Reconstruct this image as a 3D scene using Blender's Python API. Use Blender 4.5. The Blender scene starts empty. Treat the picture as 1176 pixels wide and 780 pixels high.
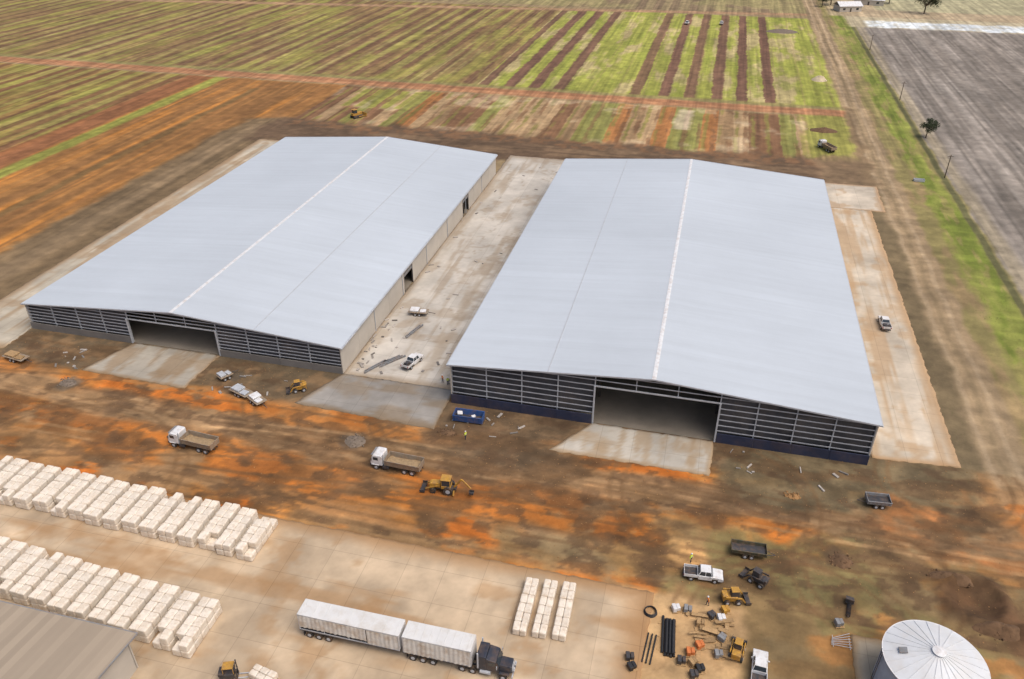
import bpy, bmesh, math, random
import numpy as np
from mathutils import Vector, Matrix
random.seed(7)
rng = np.random.default_rng(5)
R = math.radians
scn = bpy.context.scene
scn.view_settings.view_transform = 'Standard'
scn.view_settings.look = 'None'
scn.view_settings.exposure = 0
K = .96

def lin1(c):
    c = c/255.0
    return c/12.92 if c <= 0.04045 else ((c+0.055)/1.055)**2.4
def lin(r, g, b, k=1.0):
    return (min(lin1(r)*k, .9), min(lin1(g)*k, .9), min(lin1(b)*k, .9), 1)

# ------------------------------------------------------------ materials
def newmat(name):
    m = bpy.data.materials.new(name); m.use_nodes = True
    nt = m.node_tree; nt.nodes.clear()
    out = nt.nodes.new('ShaderNodeOutputMaterial'); bs = nt.nodes.new('ShaderNodeBsdfPrincipled')
    nt.links.new(bs.outputs[0], out.inputs[0])
    return m, nt, bs
def mulcol(nt, colsock, valsock):
    mx = nt.nodes.new('ShaderNodeVectorMath'); mx.operation = 'SCALE'
    nt.links.new(colsock, mx.inputs[0]); nt.links.new(valsock, mx.inputs['Scale'])
    return mx.outputs[0]
def noise(nt, scale, detail=4, rough=.55, vec=None):
    n = nt.nodes.new('ShaderNodeTexNoise'); n.inputs['Scale'].default_value = scale
    n.inputs['Detail'].default_value = detail; n.inputs['Roughness'].default_value = rough
    if vec is not None: nt.links.new(vec, n.inputs['Vector'])
    return n.outputs['Fac']
def mrange(nt, s, a, b, c, d):
    m = nt.nodes.new('ShaderNodeMapRange')
    for i, v in zip((1, 2, 3, 4), (a, b, c, d)): m.inputs[i].default_value = v
    nt.links.new(s, m.inputs[0]); return m.outputs[0]
def mathn(nt, op, a, b=None):
    m = nt.nodes.new('ShaderNodeMath'); m.operation = op
    for i, v in enumerate((a, b)):
        if v is None: continue
        if isinstance(v, (int, float)): m.inputs[i].default_value = v
        else: nt.links.new(v, m.inputs[i])
    return m.outputs[0]
_mc = {}
def mat(name, col, rough=.6, var=.12, scale=2.0, metal=0.0, dirt=None, dirtamt=.0, island=0.0, spec=.4):
    if name in _mc: return _mc[name]
    m, nt, bs = newmat(name)
    tc = nt.nodes.new('ShaderNodeTexCoord').outputs['Object']
    rgb = nt.nodes.new('ShaderNodeRGB'); rgb.outputs[0].default_value = col
    f = mrange(nt, noise(nt, scale, 5, .6, tc), .3, .7, 1-var, 1+var)
    c = mulcol(nt, rgb.outputs[0], f)
    if island:
        g = nt.nodes.new('ShaderNodeNewGeometry')
        c = mulcol(nt, c, mrange(nt, g.outputs['Random Per Island'], 0, 1, 1-island, 1+island*.5))
    if dirt:
        mx = nt.nodes.new('ShaderNodeMix'); mx.data_type = 'RGBA'
        nt.links.new(mrange(nt, noise(nt, scale*.7, 6, .7, tc), .45, .65, 0, dirtamt), mx.inputs[0])
        nt.links.new(c, mx.inputs[6]); mx.inputs[7].default_value = dirt
        c = mx.outputs[2]
    nt.links.new(c, bs.inputs['Base Color'])
    bs.inputs['Roughness'].default_value = rough; bs.inputs['Metallic'].default_value = metal
    bs.inputs['Specular IOR Level'].default_value = spec
    _mc[name] = m; return m

DIRT = lin(145, 112, 78)
M_white = mat('white_paint', (.68, .69, .70, 1), .4, .05, 1.5, dirt=DIRT, dirtamt=.35)
M_wsteel = mat('galvanised_steel', (.42, .44, .47, 1), .45, .1, 1)
M_girt = mat('girt_steel', (.36, .38, .42, 1), .5, .1, 1)
M_dark = mat('dark_steel', (.045, .045, .05, 1), .5, .2, 2, dirt=DIRT, dirtamt=.3)
M_tyre = mat('tyre_rubber', (.03, .03, .03, 1), .85, .2, 3, dirt=DIRT, dirtamt=.5)
M_glass = mat('vehicle_glass', (.03, .04, .05, 1), .08, .05, 1, spec=.8)
M_yel = mat('machine_yellow', (.46, .25, .04, 1), .55, .2, 2, dirt=DIRT, dirtamt=.75)
M_org = mat('machine_orange', (.55, .17, .05, 1), .5, .2, 2)
M_tan = mat('load_soil', lin(150, 128, 98), .95, .25, 3)
M_bed = mat('tray_metal', lin(140, 128, 112), .7, .2, 2, dirt=DIRT, dirtamt=.6)
M_grey = mat('grey_paint', (.22, .23, .24, 1), .5, .15, 2, dirt=DIRT, dirtamt=.4)
M_blue = mat('blue_paint', (.03, .09, .26, 1), .5, .15, 1.5, dirt=DIRT, dirtamt=.35)
M_navy = mat('navy_panel', (.028, .036, .07, 1), .5, .2, .3, dirt=DIRT, dirtamt=.15)
M_panel = mat('tilt_panel_concrete', lin(186, 179, 168), .85, .08, .25, island=.06)
M_gpanel = mat('grey_panel_concrete', lin(118, 114, 110), .85, .12, .3, island=.1)
M_timber = mat('timber', lin(165, 135, 96), .85, .25, 4, island=.3)
M_pipe = mat('black_pipe', (.025, .025, .027, 1), .45, .2, 2)
M_bale = mat('wrapped_bale', lin(222, 212, 197), .75, .08, 1.5, island=.12, dirt=lin(182, 156, 124), dirtamt=.5)
M_bark = mat('bark', (.09, .065, .045, 1), .9, .3, 4)
M_leaf = mat('leaves', (.05, .065, .03, 1), .8, .3, .6, island=.5)
M_tuft = mat('grass_blades', (.17, .18, .06, 1), .9, .3, .1, island=.4)
M_clod = mat('soil_clod', lin(150, 114, 74), .95, .2, .1, island=.25)
M_red = mat('red_lens', (.4, .02, .02, 1), .3)
M_skin = mat('skin', (.45, .26, .18, 1), .6)
M_viz = mat('hi_vis_orange', (.8, .25, .04, 1), .7)
M_vizy = mat('hi_vis_yellow', (.6, .7, .06, 1), .7)
M_jean = mat('navy_trousers', (.03, .04, .08, 1), .9)
M_boot = mat('boots', (.05, .035, .02, 1), .8)

# ------------------------------------------------------------ numpy noise
def hsh(ix, iy, s):
    n = (ix*374761393 + iy*668265263 + s*144269504) & 0xffffffff
    n = ((n ^ (n >> 13))*1274126177) & 0xffffffff
    n = n ^ (n >> 16)
    return (n & 0xffff)/65535.0
def vn(x, y, s):
    fx = np.floor(x); fy = np.floor(y); ix = fx.astype(np.int64); iy = fy.astype(np.int64)
    u = x-fx; v = y-fy; u = u*u*(3-2*u); v = v*v*(3-2*v)
    a = hsh(ix, iy, s); b = hsh(ix+1, iy, s); c = hsh(ix, iy+1, s); d = hsh(ix+1, iy+1, s)
    return (a*(1-u)+b*u)*(1-v)+(c*(1-u)+d*u)*v
def fbm(x, y, s, o=4):
    t = 0; a = 1; w = 0
    for i in range(o):
        t = t+a*vn(x, y, s+i*17); w += a; a *= .55; x = x*2.03+3.1; y = y*2.03+1.7
    return t/w
def ss(a, b, x):
    t = np.clip((x-a)/(b-a), 0, 1); return t*t*(3-2*t)
def cc(r, g, b): return np.array([r, g, b])/255.0
def s2l(c): return np.where(c <= .04045, c/12.92, ((c+.055)/1.055)**2.4)

def grid_obj(name, X, Y, Z, C, m, smooth=True):
    ny, nx = X.shape
    me = bpy.data.meshes.new(name)
    co = np.stack([X, Y, Z], -1).reshape(-1, 3).astype(np.float32)
    idx = np.arange(nx*ny).reshape(ny, nx)
    q = np.stack([idx[:-1, :-1], idx[:-1, 1:], idx[1:, 1:], idx[1:, :-1]], -1).reshape(-1, 4)
    me.vertices.add(len(co)); me.vertices.foreach_set('co', co.ravel())
    me.loops.add(q.size); me.loops.foreach_set('vertex_index', q.ravel().astype(np.int32))
    me.polygons.add(len(q)); me.polygons.foreach_set('loop_start', (np.arange(len(q))*4).astype(np.int32))
    me.polygons.foreach_set('loop_total', np.full(len(q), 4, np.int32))
    me.update(calc_edges=True)
    if smooth: me.polygons.foreach_set('use_smooth', np.ones(len(q), bool))
    at = me.color_attributes.new('Col', 'FLOAT_COLOR', 'POINT')
    c4 = np.ones((len(co), 4), np.float32); c4[:, :3] = C.reshape(-1, 3); at.data.foreach_set('color', c4.ravel())
    me.materials.append(m)
    ob = bpy.data.objects.new(name, me); scn.collection.objects.link(ob); return ob

def attr_mat(name, fine, var, bump, joints=None, rough=.9):
    m, nt, bs = newmat(name)
    a = nt.nodes.new('ShaderNodeAttribute'); a.attribute_name = 'Col'
    tc = nt.nodes.new('ShaderNodeTexCoord').outputs['Object']
    n1 = noise(nt, fine, 8, .65, tc)
    c = mulcol(nt, a.outputs['Color'], mrange(nt, n1, .25, .75, 1-var, 1+var))
    n2 = noise(nt, fine*6, 4, .6, tc)
    c = mulcol(nt, c, mrange(nt, n2, .25, .75, 1-var*.6, 1+var*.6))
    if joints:
        sx = nt.nodes.new('ShaderNodeSeparateXYZ'); nt.links.new(tc, sx.inputs[0])
        for ax in (0, 1):
            fr = mathn(nt, 'FRACT', mathn(nt, 'DIVIDE', sx.outputs[ax], joints))
            ln = mathn(nt, 'LESS_THAN', fr, .07/joints)
            c = mulcol(nt, c, mathn(nt, 'SUBTRACT', 1.0, mathn(nt, 'MULTIPLY', ln, .25)))
        pn = nt.nodes.new('ShaderNodeTexWhiteNoise')
        fl = nt.nodes.new('ShaderNodeVectorMath'); fl.operation = 'FLOOR'
        sc = nt.nodes.new('ShaderNodeVectorMath'); sc.operation = 'MULTIPLY'; sc.inputs[1].default_value = (1/joints, 1/(joints*5), 0)
        nt.links.new(tc, sc.inputs[0]); nt.links.new(sc.outputs[0], fl.inputs[0]); nt.links.new(fl.outputs[0], pn.inputs['Vector'])
        c = mulcol(nt, c, mrange(nt, pn.outputs['Value'], 0, 1, .95, 1.04))
    nt.links.new(c, bs.inputs['Base Color']); bs.inputs['Roughness'].default_value = rough
    bs.inputs['Specular IOR Level'].default_value = .2
    if bump:
        b = nt.nodes.new('ShaderNodeBump'); b.inputs['Strength'].default_value = bump; b.inputs['Distance'].default_value = .15
        nt.links.new(n1, b.inputs['Height']); nt.links.new(b.outputs[0], bs.inputs['Normal'])
    return m

# ------------------------------------------------------------ ground
xs = np.concatenate([[-6000, -3000, -1500, -900, -650], np.arange(-500, -150, .9), np.arange(-150, 76, .4), np.arange(76, 275, .9), [400, 700, 1500, 3000, 6000]])
ys = np.concatenate([[-3000, -800, -200, -50, 0, 20, 35], np.arange(42, 115, .36), np.arange(115, 262, .9), np.arange(262, 460, 1.4), np.arange(460, 720, 2.4), [800, 1000, 1400, 2200, 4000, 7000]])
X, Y = np.meshgrid(xs, ys)
Cg = np.empty(X.shape+(3,)); Cg[:] = cc(138, 118, 88)
def bl(m, c):
    global Cg
    m = np.clip(m, 0, 1)[..., None]; Cg = Cg*(1-m)+c*m
def mul(f):
    global Cg
    Cg = Cg*f[..., None]
wa = fbm(X/9, Y/9, 1)-.5; wb = fbm(X/9, Y/9, 2)-.5
wf = fbm(X/1.7, Y/1.7, 3, 3)-.5; wg = fbm(X/1.7, Y/1.7, 4, 3)-.5
big = fbm(X/45, Y/45, 5, 4); med = fbm(X/12, Y/12, 6, 5)
strX = fbm(X/14, Y/1.3, 7, 5)
strY = fbm(X/1.1, Y/45, 8, 4)
fin = fbm(X/2.2, Y/2.2, 9, 4)
def box(x0, x1, y0, y1, s=1.0, w=3.0):
    Xw = X+wa*w*2+wf*w*.6; Yw = Y+wb*w*2+wg*w*.6
    return ss(x0-s, x0+s, Xw)*(1-ss(x1-s, x1+s, Xw))*ss(y0-s, y0+s, Yw)*(1-ss(y1-s, y1+s, Yw))
def stripes(period, frac, off=0, soft=.5, warp=1.2, rnd=.28, seed=11):
    Xs = X+wa*warp+off; k = np.floor(Xs/period).astype(np.int64); t = Xs-k*period
    a0 = hsh(k, k*0+seed, 3)*rnd*period*.5; fr = frac*(1-rnd*.5+rnd*hsh(k, k*0+seed, 4))
    e = wf*1.3
    return ss(0, soft, t-a0+e)*(1-ss(0, soft, t-a0-period*fr+e))*(.75+.25*hsh(k, k*0+seed, 5))
sid = np.floor((X+wa*1.0+2)/5.4).astype(np.int64)
h1 = hsh(sid, sid*0+3, 1)
bl(np.ones_like(X), cc(140, 122, 92))
bl((big > .5)*1.0*(Y > 700), cc(150, 148, 100))
# ---- upper paddocks
F = box(-900, 49, 328, 521, 1.2, 1.0)
grn = cc(144, 146, 70); tan = cc(168, 154, 108); brn = cc(112, 84, 68)
bl(F, grn)
bl(F*ss(.47, .64, fbm(X/6, Y/26, 21, 5)), tan)
bl(F*ss(.52, .66, fbm(X/5, Y/18, 22, 5))*.5, cc(126, 134, 58))
a = F*stripes(10.6, .44, 1.5)
mid = (X > -97)*(1-box(-53, -35, 300, 530, .5, .5))*(1-box(27, 60, 300, 530, .5, .5))
bl(a*mid*1.1, brn)
lf = F*(X <= -97)
bl(lf*.75, cc(142, 128, 80))
bl(lf*ss(.42, .58, fbm(X/3.5, Y/60, 23, 5))*.8, cc(130, 104, 72))
bl(lf*stripes(8.6, .42, 2)*1.0, cc(108, 82, 62))
bl(lf*ss(.5, .66, fbm(X/6, Y/40, 28, 5))*.6, cc(144, 144, 70))
bl(F*stripes(10.6, .06, 7.0, .4, 1.2, .1)*.4, cc(140, 118, 90))
# ---- beyond second road
F = box(-900, 60, 530, 900, 1.5, 1.5)
bl(F, cc(142, 126, 94)); bl(F*stripes(11, .5)*.8, cc(116, 98, 78)); bl(F*ss(.5, .6, big)*.5, cc(150, 144, 94))
# ---- left paddocks
F = box(-900, -224, -100, 313, 1.2, 1.0)
bl(F, cc(144, 132, 76)); bl(F*ss(.45, .6, fbm(X/4, Y/50, 24, 5))*.7, cc(142, 108, 66)); bl(F*stripes(8.2, .5, 1), cc(112, 82, 58))
bl(F*ss(.5, .66, fbm(X/5, Y/40, 25, 5))*.6, cc(142, 142, 68))
# ---- plots behind the warehouses
F = box(-224, 34, 262, 313, 1.5, 1.5)
bl(F, cc(146, 120, 88))
bl(F*(h1 > .62), cc(162, 136, 102)); bl(F*(h1 < .3), cc(120, 90, 66)); bl(F*((h1 > .47) & (h1 < .56)), cc(162, 112, 68))
bl(F*((h1 >= .3) & (h1 < .37)), cc(134, 132, 74))
bl(F*stripes(5.4, .26, 2, .5)*ss(.35, .55, fbm(X/4, Y/12, 26, 5))*.8, cc(126, 120, 64))
bl(F*stripes(5.4, .3, 4.2, .5, 1.2, .3, 5)*ss(.4, .6, fbm(X/4, Y/15, 29, 5))*.8, cc(116, 86, 62))
bl(F*ss(.58, .7, med)*.45, cc(186, 170, 142)); bl(box(-12, -6, 285, 311, 1, 2)*.7, cc(196, 180, 158))
bl(box(-140, -112, 285, 311, 1, 2)*stripes(5.4, .55, 0), cc(140, 140, 68))
bl(box(33, 49, 262, 315, 1.5, 3)*.85, cc(136, 136, 66))
# ---- orange-brown bare strips
F = box(-224, -150, -100, 313, 1, 1.5)
bl(F, cc(160, 116, 68))
bl(F*ss(.42, .6, strY), cc(132, 94, 56)); bl(F*ss(.55, .7, fbm(X/3, Y/70, 27, 5)), cc(180, 122, 60))
bl(F*ss(.5, .62, fbm(X/1.5, Y/90, 36, 4))*.5, cc(114, 84, 54))
bl(box(-150, -136, -100, 262, 1, 2)*1, cc(122, 104, 78))
bl(box(-166, -147, -100, 262, 2, 3), cc(114, 96, 72)); bl(box(-160, -154, -100, 255, 1.2, 2)*.7, cc(136, 116, 90))
bl(box(-212, -206, 100, 313, .8, 1), cc(140, 140, 68)); bl(box(-225, -213, 100, 313, 1, 1)*.8, cc(134, 90, 62))
bl(box(-186, -183, 100, 300, .6, 1.4)*.8, cc(112, 90, 58))
# ---- dark graded soil behind the buildings
bl(box(-156, 50, 238, 264, 2.5, 5), cc(102, 83, 65)); bl(box(-120, 40, 244, 256, 2, 4)*ss(.4, .6, strX)*.6, cc(126, 104, 80))
bl(box(-150, 45, 256, 266, 2, 5)*ss(.45, .6, fin)*.6, cc(118, 86, 60))
# ---- cross roads
rd = cc(158, 114, 82)
bl(box(-900, 52, 315, 324, 1, 1.2), rd); bl(box(-900, 52, 317, 319, .5, .6)*.5, cc(174, 132, 98)); bl(box(-900, 52, 320.5, 322, .5, .6)*.4, cc(132, 92, 66)); bl(box(-900, 50, 324.5, 329, .8, 1.2)*.7, cc(134, 126, 76))
yr = Y-(521+(X+68)*.12)
bl(ss(-5, -3, yr)*(1-ss(3, 5, yr))*(X < 62), cc(156, 126, 96))
# ---- right hand side
gf = cc(134, 126, 117)
bl(ss(72, 73, X+wa*.8), gf)
q = ss(73, 74, X)
bl(q*ss(.42, .6, fbm(X/8, Y/55, 31, 5))*.7, cc(120, 112, 103)); bl(q*ss(.55, .75, big)*.5, cc(154, 147, 138))
bl(q*ss(.5, .6, fbm(X/1.6, Y/120, 32, 4))*.5, cc(106, 99, 91)); bl(q*ss(.55, .65, fbm(X/1.3, Y/90, 37, 4))*.4, cc(162, 154, 145))
for xl, w_ in ((79.5, .5), (81.8, .5), (96, .5), (98.3, .5), (118, .6), (145, .5)):
    d = np.abs(X-(xl+3*np.sin(Y/140.0)+.6*wa)); bl(q*(1-ss(w_*.5, w_*1.4, d))*.6, cc(98, 92, 85))
bl(ss(73, 74, X)*(1-ss(76, 78.5, X+wa*2))*.7, cc(154, 142, 118))
bl(box(57, 73, -100, 700, .8, 1.2), cc(130, 120, 78))
bl(box(63, 70.3, -100, 700, 1, 2.0)*.9, cc(128, 134, 64)); bl(box(63, 71, -100, 700, 1, 1)*ss(.46, .62, fbm(X/3, Y/14, 33, 5))*.8, cc(104, 116, 48))
bl(box(63, 71, -100, 700, 1, 1)*ss(.54, .66, fbm(X/2, Y/9, 38, 5))*.55, cc(148, 130, 90))
bl(box(70.6, 72.4, -100, 700, .3, .5), cc(94, 92, 62)); bl(box(57, 63, -100, 700, 1, 3)*ss(.45, .6, fbm(X/4, Y/16, 34, 5))*.8, cc(144, 122, 90))
bl(box(49.5, 58, 60, 620, .8, 1.5), cc(146, 126, 98)); bl(box(51, 52, 60, 600, .3, .8)*.6, cc(168, 148, 120)); bl(box(55, 56, 60, 600, .3, .8)*.6, cc(168, 148, 120))
bl(box(53, 54, 100, 600, .4, 1)*.5, cc(122, 106, 80))
bl(box(44, 50.5, 60, 245, 1.0, 2), cc(112, 98, 74)); bl(box(49, 52, 240, 330, 1.2, 3)*.8, cc(122, 102, 76))
bl(box(36, 52, 243, 268, 2, 4)*.8, cc(124, 104, 80))
bl(ss(68, 72, X)*ss(500, 504, Y)*.95, cc(172, 160, 132)); bl(ss(78, 82, X)*ss(502, 504, Y+wb*6)*(1-ss(522, 526, Y+wb*6))*(.6+.4*ss(.4, .5, fbm(X/3, Y/3, 39))), cc(200, 206, 208))
bl(ss(60, 64, X)*ss(534, 538, Y)*.9, cc(168, 150, 122)); bl(ss(90, 94, X)*ss(560, 564, Y)*.8, cc(160, 156, 124))

# ---- the working area in front
W1 = box(-260, 58, 40, 111, 1.5, 3)*(1-ss(47, 52, X+wa*4)*.4)
bl(W1, cc(152, 112, 72))
bl(W1*ss(.45, .6, fbm(X/18, Y/7, 41, 6)), cc(172, 116, 60))
bl(W1*ss(.5, .62, fbm(X/12, Y/7, 42, 6))*.8, cc(138, 112, 82))
bl(W1*ss(.56, .66, fbm(X/9, Y/4.5, 43, 6)), cc(180, 104, 44))
Yc = 94.5+2.0*np.sin(X/38.0)+wb*3
hr = (1-ss(3.2, 5.5, np.abs(Y-Yc)))*(X > -260)*(1-ss(48, 56, X))
bl(hr*.8, cc(138, 112, 82)); bl(hr*ss(.45, .6, strX)*.5, cc(156, 126, 92)); bl(hr*ss(.52, .64, fbm(X/14, Y/1.6, 49, 5))*.6, cc(112, 88, 64))
ob_ = (1-ss(2.5, 5.5, np.abs(Y-(86.8+1.5*np.sin(X/21+1)+wb*5))))*(1-ss(20, 36, X))
bl(ob_*ss(.32, .52, fbm(X/11, Y/5, 44, 6))*.9, cc(182, 110, 48))
bl(ob_*ss(.52, .62, fbm(X/8, Y/3.5, 50, 6))*.7, cc(140, 88, 46))
ob2 = (1-ss(1.5, 3.8, np.abs(Y-(100.5+1.2*np.sin(X/17+2)+wb*4))))*(1-ss(-28, -12, X))
bl(ob2*ss(.36, .52, fbm(X/9, Y/4.5, 45, 6))*.75, cc(174, 112, 56))
dm = box(-150, 40, 102.5, 114, 1.0, 2.2); bl(dm*.9, cc(102, 88, 69)); bl(dm*ss(.5, .62, fin)*.5, cc(132, 104, 74))
bl(box(-40, -14, 96, 110, 1.5, 2.5)*.8, cc(108, 88, 66)); bl(box(-40, -14, 96, 110, 1.5, 2.5)*ss(.5, .6, fbm(X/4, Y/3, 53, 6))*.6, cc(84, 70, 54))
bl(box(8, 48, 97, 112, 1.5, 4)*.85, cc(114, 101, 76)); bl(box(8, 48, 97, 112, 1.5, 4)*ss(.5, .6, fbm(X/5, Y/4, 54, 6))*.6, cc(90, 79, 60))
ol = box(2, 60, 40, 90, 2.5, 6); bl(ol*.85, cc(126, 109, 78)); bl(ol*ss(.48, .6, med)*.6, cc(114, 107, 68)); bl(ol*ss(.55, .66, fbm(X/8, Y/6, 46, 6))*.8, cc(156, 110, 64))
bl(box(33, 60, 91, 104, 2, 5)*ss(.36, .55, fbm(X/10, Y/5, 47, 6))*.85, cc(162, 106, 62))
bl(box(-22, 2, 76, 82, 1.5, 4)*.6, cc(122, 109, 80)); bl(box(-10, 8, 79, 84.5, 1.2, 5)*ss(.4, .52, fbm(X/5, Y/4, 48, 6)), cc(192, 150, 98))
bl(box(-3, 12.5, 40, 75, .8, 1.6), cc(184, 152, 110)); bl(box(-3, 12, 40, 74, .8, 1.6)*ss(.5, .6, fin)*.6, cc(146, 118, 84))
bl(box(-54, -5, 75, 78, .8, 1.5)*.5, cc(132, 112, 82))
wet = W1*ss(.53, .63, fbm(X/8, Y/4.2, 55, 6))*(Y > 76)
bl(wet*.6, cc(96, 74, 52))
bl(W1*(Y > 76)*ss(.57, .64, fbm(X/3.5, Y/2.2, 57, 6))*.55, cc(88, 68, 50))
bl(box(-150, -112, 84, 92, 1.5, 4)*ss(.5, .6, med)*.7, cc(122, 118, 66))
bl(box(-150, -96, 78, 86, 1.5, 3)*.5, cc(134, 104, 70))
for (px, py, r_, c_) in ((-110, 98, 2.2, (100, 88, 74)), (-51, 95, 2.4, (96, 82, 68)), (26, 87, 2, (88, 72, 54)), (42.5, 83.5, 4.6, (88, 66, 48)), (47.5, 79, 3.6, (94, 70, 50)), (-82, 107, 1.6, (95, 85, 72)), (14, 80, 2.5, (98, 78, 54)), (26, 79, 2.0, (96, 76, 54)), (-20, 90, 1.5, (108, 80, 54)), (-97, 93, 1.8, (104, 82, 60))):
    d = np.hypot(X-px+wa*3+wf*1.5, (Y-py)+wb*3+wg*1.5); bl((1-ss(r_*.7, r_*1.25, d))*.85, cc(*c_))
near = (Y > 74)*(Y < 112)*(X < 60)
notap = ((Y < 101) | (X < -112) | (X > 9))
for k in range(30):
    y0 = 77+rng.random()*30; A = rng.random()*5; L_ = 18+rng.random()*40; ph = rng.random()*6.3; sl = (rng.random()-.5)*.12
    xa = -150+rng.random()*160; xb = xa+20+rng.random()*50
    lim = ss(xa, xa+6, X)*(1-ss(xb-6, xb, X))*near*notap
    yk = y0+A*np.sin(X/L_+ph)+sl*(X+40)
    cK = cc(100, 76, 52) if k % 6 else cc(176, 142, 102)
    for o in (-.95, .95):
        bl(lim*(1-ss(.15, .5, np.abs(Y-yk-o+wf*.3)))*(.12+.6*fin), cK)
for (cx, cy, r0) in ((-30, 112, 22), (8, 96, 14), (-95, 74, 20), (20, 70, 15), (44, 108, 9), (-60, 108, 15), (30, 84, 9)):
    d = np.hypot(X-cx, Y-cy)
    for o in (0, 1.9): bl(near*(1-ss(.15, .5, np.abs(d-r0-o)))*.45*notap, cc(108, 82, 56))
mul(1+(fin-.5)*.36); mul(1+(med-.5)*.24)
fieldm = ((Y > 262) | (X < -150) | (X > 73))*1.0
mul(1+fieldm*(strY-.5)*.45); mul(1+(1-fieldm)*(strX-.5)*.22)
mul(1+W1*(fbm(X/4.5, Y/3.2, 58, 5)-.5)*.34)
Clin = s2l(np.clip(Cg, 0, 1))*K
Zg = -.06+.11*fbm(X/3.0, Y/3.0, 51, 4)
Zg = np.where((Y < 42) | (Y > 700) | (X < -480) | (X > 270), -.01, Zg)
d = np.hypot(X-42.5, Y-84); Zg += 1.2*np.exp(-((d-3.8)/1.0)**2)*(.1+1.2*fbm(X/1.5, Y/1.5, 52))
Zg += -.9*np.exp(-(d/2.4)**2)
d = np.hypot(X-48, (Y-79.5)*1.3); Zg += 1.3*np.exp(-(d/2.0)**2)*(.4+1.1*fbm(X/1.2, Y/1.2, 53))
M_ground = attr_mat('ground_soil', .35, .16, .6)
grid_obj('ground', X, Y, Zg, Clin, M_ground)

# ------------------------------------------------------------ concrete slabs
M_conc = attr_mat('concrete', .22, .07, .05, 5.5, .85)
def slab(name, q, col, dirt, ew, z=.1, res=.5, blot=.18, crack=0.0, seed=0, jit=.35, streak=None):
    q = [np.array(p, float) for p in q]
    ls = (np.linalg.norm(q[1]-q[0])+np.linalg.norm(q[2]-q[3]))/2; lt = (np.linalg.norm(q[3]-q[0])+np.linalg.norm(q[2]-q[1]))/2
    ns = max(4, int(ls/res)); nt_ = max(4, int(lt/res))
    s = np.linspace(0, 1, ns+1); t = np.linspace(0, 1, nt_+1)
    s = np.concatenate([[0], s, [1]]); t = np.concatenate([[0], t, [1]])
    S, T = np.meshgrid(s, t)
    P = [(1-S)*(1-T)*q[0][i]+S*(1-T)*q[1][i]+S*T*q[2][i]+(1-S)*T*q[3][i] for i in (0, 1)]
    edge = np.clip(1-np.minimum(np.minimum(S, 1-S)*ls, np.minimum(T, 1-T)*lt)/1.0, 0, 1)
    x = P[0]; y = P[1]
    x2 = x+edge*jit*(fbm(x/.9, y/.9, 60+seed)-.5)*2; y2 = y+edge*jit*(fbm(x/.9, y/.9, 80+seed)-.5)*2
    Z = np.full_like(x, z)
    Z[0, :] = Z[-1, :] = -.25; Z[:, 0] = Z[:, -1] = -.25
    Cc = np.empty(x.shape+(3,)); Cc[:] = np.array(col)/255.
    n = fbm(x/7, y/7, 61+seed, 6); n2 = fbm(x/1.8, y/1.8, 62+seed)
    Cc *= (1+(n-.5)*blot*2+(n2-.5)*blot*.8)[..., None]
    D = np.array(dirt)/255.
    if streak:
        st = ss(.48, .66, fbm(x/streak[0], y/streak[1], 67+seed, 5))*.55
        Cc = Cc*(1-st[..., None])+D*st[..., None]
    dm_ = np.zeros_like(x)
    for w, dist in zip(ew, (S*ls, (1-S)*ls, T*lt, (1-T)*lt)):
        if w > 0: dm_ = np.maximum(dm_, 1-ss(0, 1, dist/(w*(.15+1.7*n))))
    dm_ = np.maximum(dm_, ss(.58, .7, fbm(x/5, y/5, 63+seed, 6))*.55)*.85
    Cc = Cc*(1-dm_[..., None])+D*dm_[..., None]
    if crack:
        c1 = np.abs(fbm(x/9, y/9, 64+seed, 5)-.5)
        m_ = (1-ss(.004, .016, c1))*crack*ss(.35, .55, fbm(x/15, y/15, 66+seed))
        Cc = Cc*(1-m_[..., None])+np.array([130, 114, 94])/255.*m_[..., None]
    return grid_obj(name, x2, y2, Z, s2l(np.clip(Cc, 0, 1))*K, M_conc, False)
slab('concrete_yard', [(-175, 15), (-1, 15), (1, 75), (-175, 76.5)], (184, 164, 138), (160, 124, 86), (0, 5, 0, 3.0), seed=1, blot=.22, streak=(18, 3))
slab('concrete_driveway', [(-61.3, 113.2), (-38.7, 113.2), (-38.7, 243), (-61.3, 243)], (186, 180, 170), (152, 136, 116), (2.0, 2.0, 2, 4), crack=.35, seed=2, blot=.14, streak=(2.2, 22))
slab('concrete_apron', [(-110.6, 102.3), (-88, 101.6), (-87.6, 113.2), (-106.8, 113.2)], (170, 163, 150), (140, 116, 88), (1.2, 1.2, 1.6, 0), seed=3, streak=(1.5, 9))
slab('concrete_apron', [(-66, 102.4), (-39.2, 101.3), (-39.2, 113.1), (-61.4, 113.1)], (144, 140, 134), (128, 110, 88), (1.2, .6, 1.2, 0), seed=4, streak=(8, 3))
slab('concrete_apron', [(-18.8, 100.7), (7.4, 100.6), (7.7, 109.5), (-12.9, 109.5)], (184, 178, 167), (158, 134, 104), (1, .5, 1.2, 0), seed=5, streak=(1.5, 9))
slab('concrete_strip', [(33.0, 111.5), (46.6, 112.3), (46.6, 222), (33.0, 222)], (190, 179, 162), (170, 138, 102), (0, 2.4, 2, 0), seed=6, streak=(2, 25))
slab('concrete_strip', [(33.0, 222.03), (50.3, 222.03), (50.6, 242), (33.0, 242)], (190, 179, 162), (164, 132, 98), (0, 2, 1, 2), seed=7)
slab('concrete_strip', [(-147, 104), (-131.3, 105), (-131.3, 239), (-149, 239)], (184, 175, 158), (148, 122, 92), (3, 0, 3, 3), seed=8, streak=(2, 25))
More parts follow.
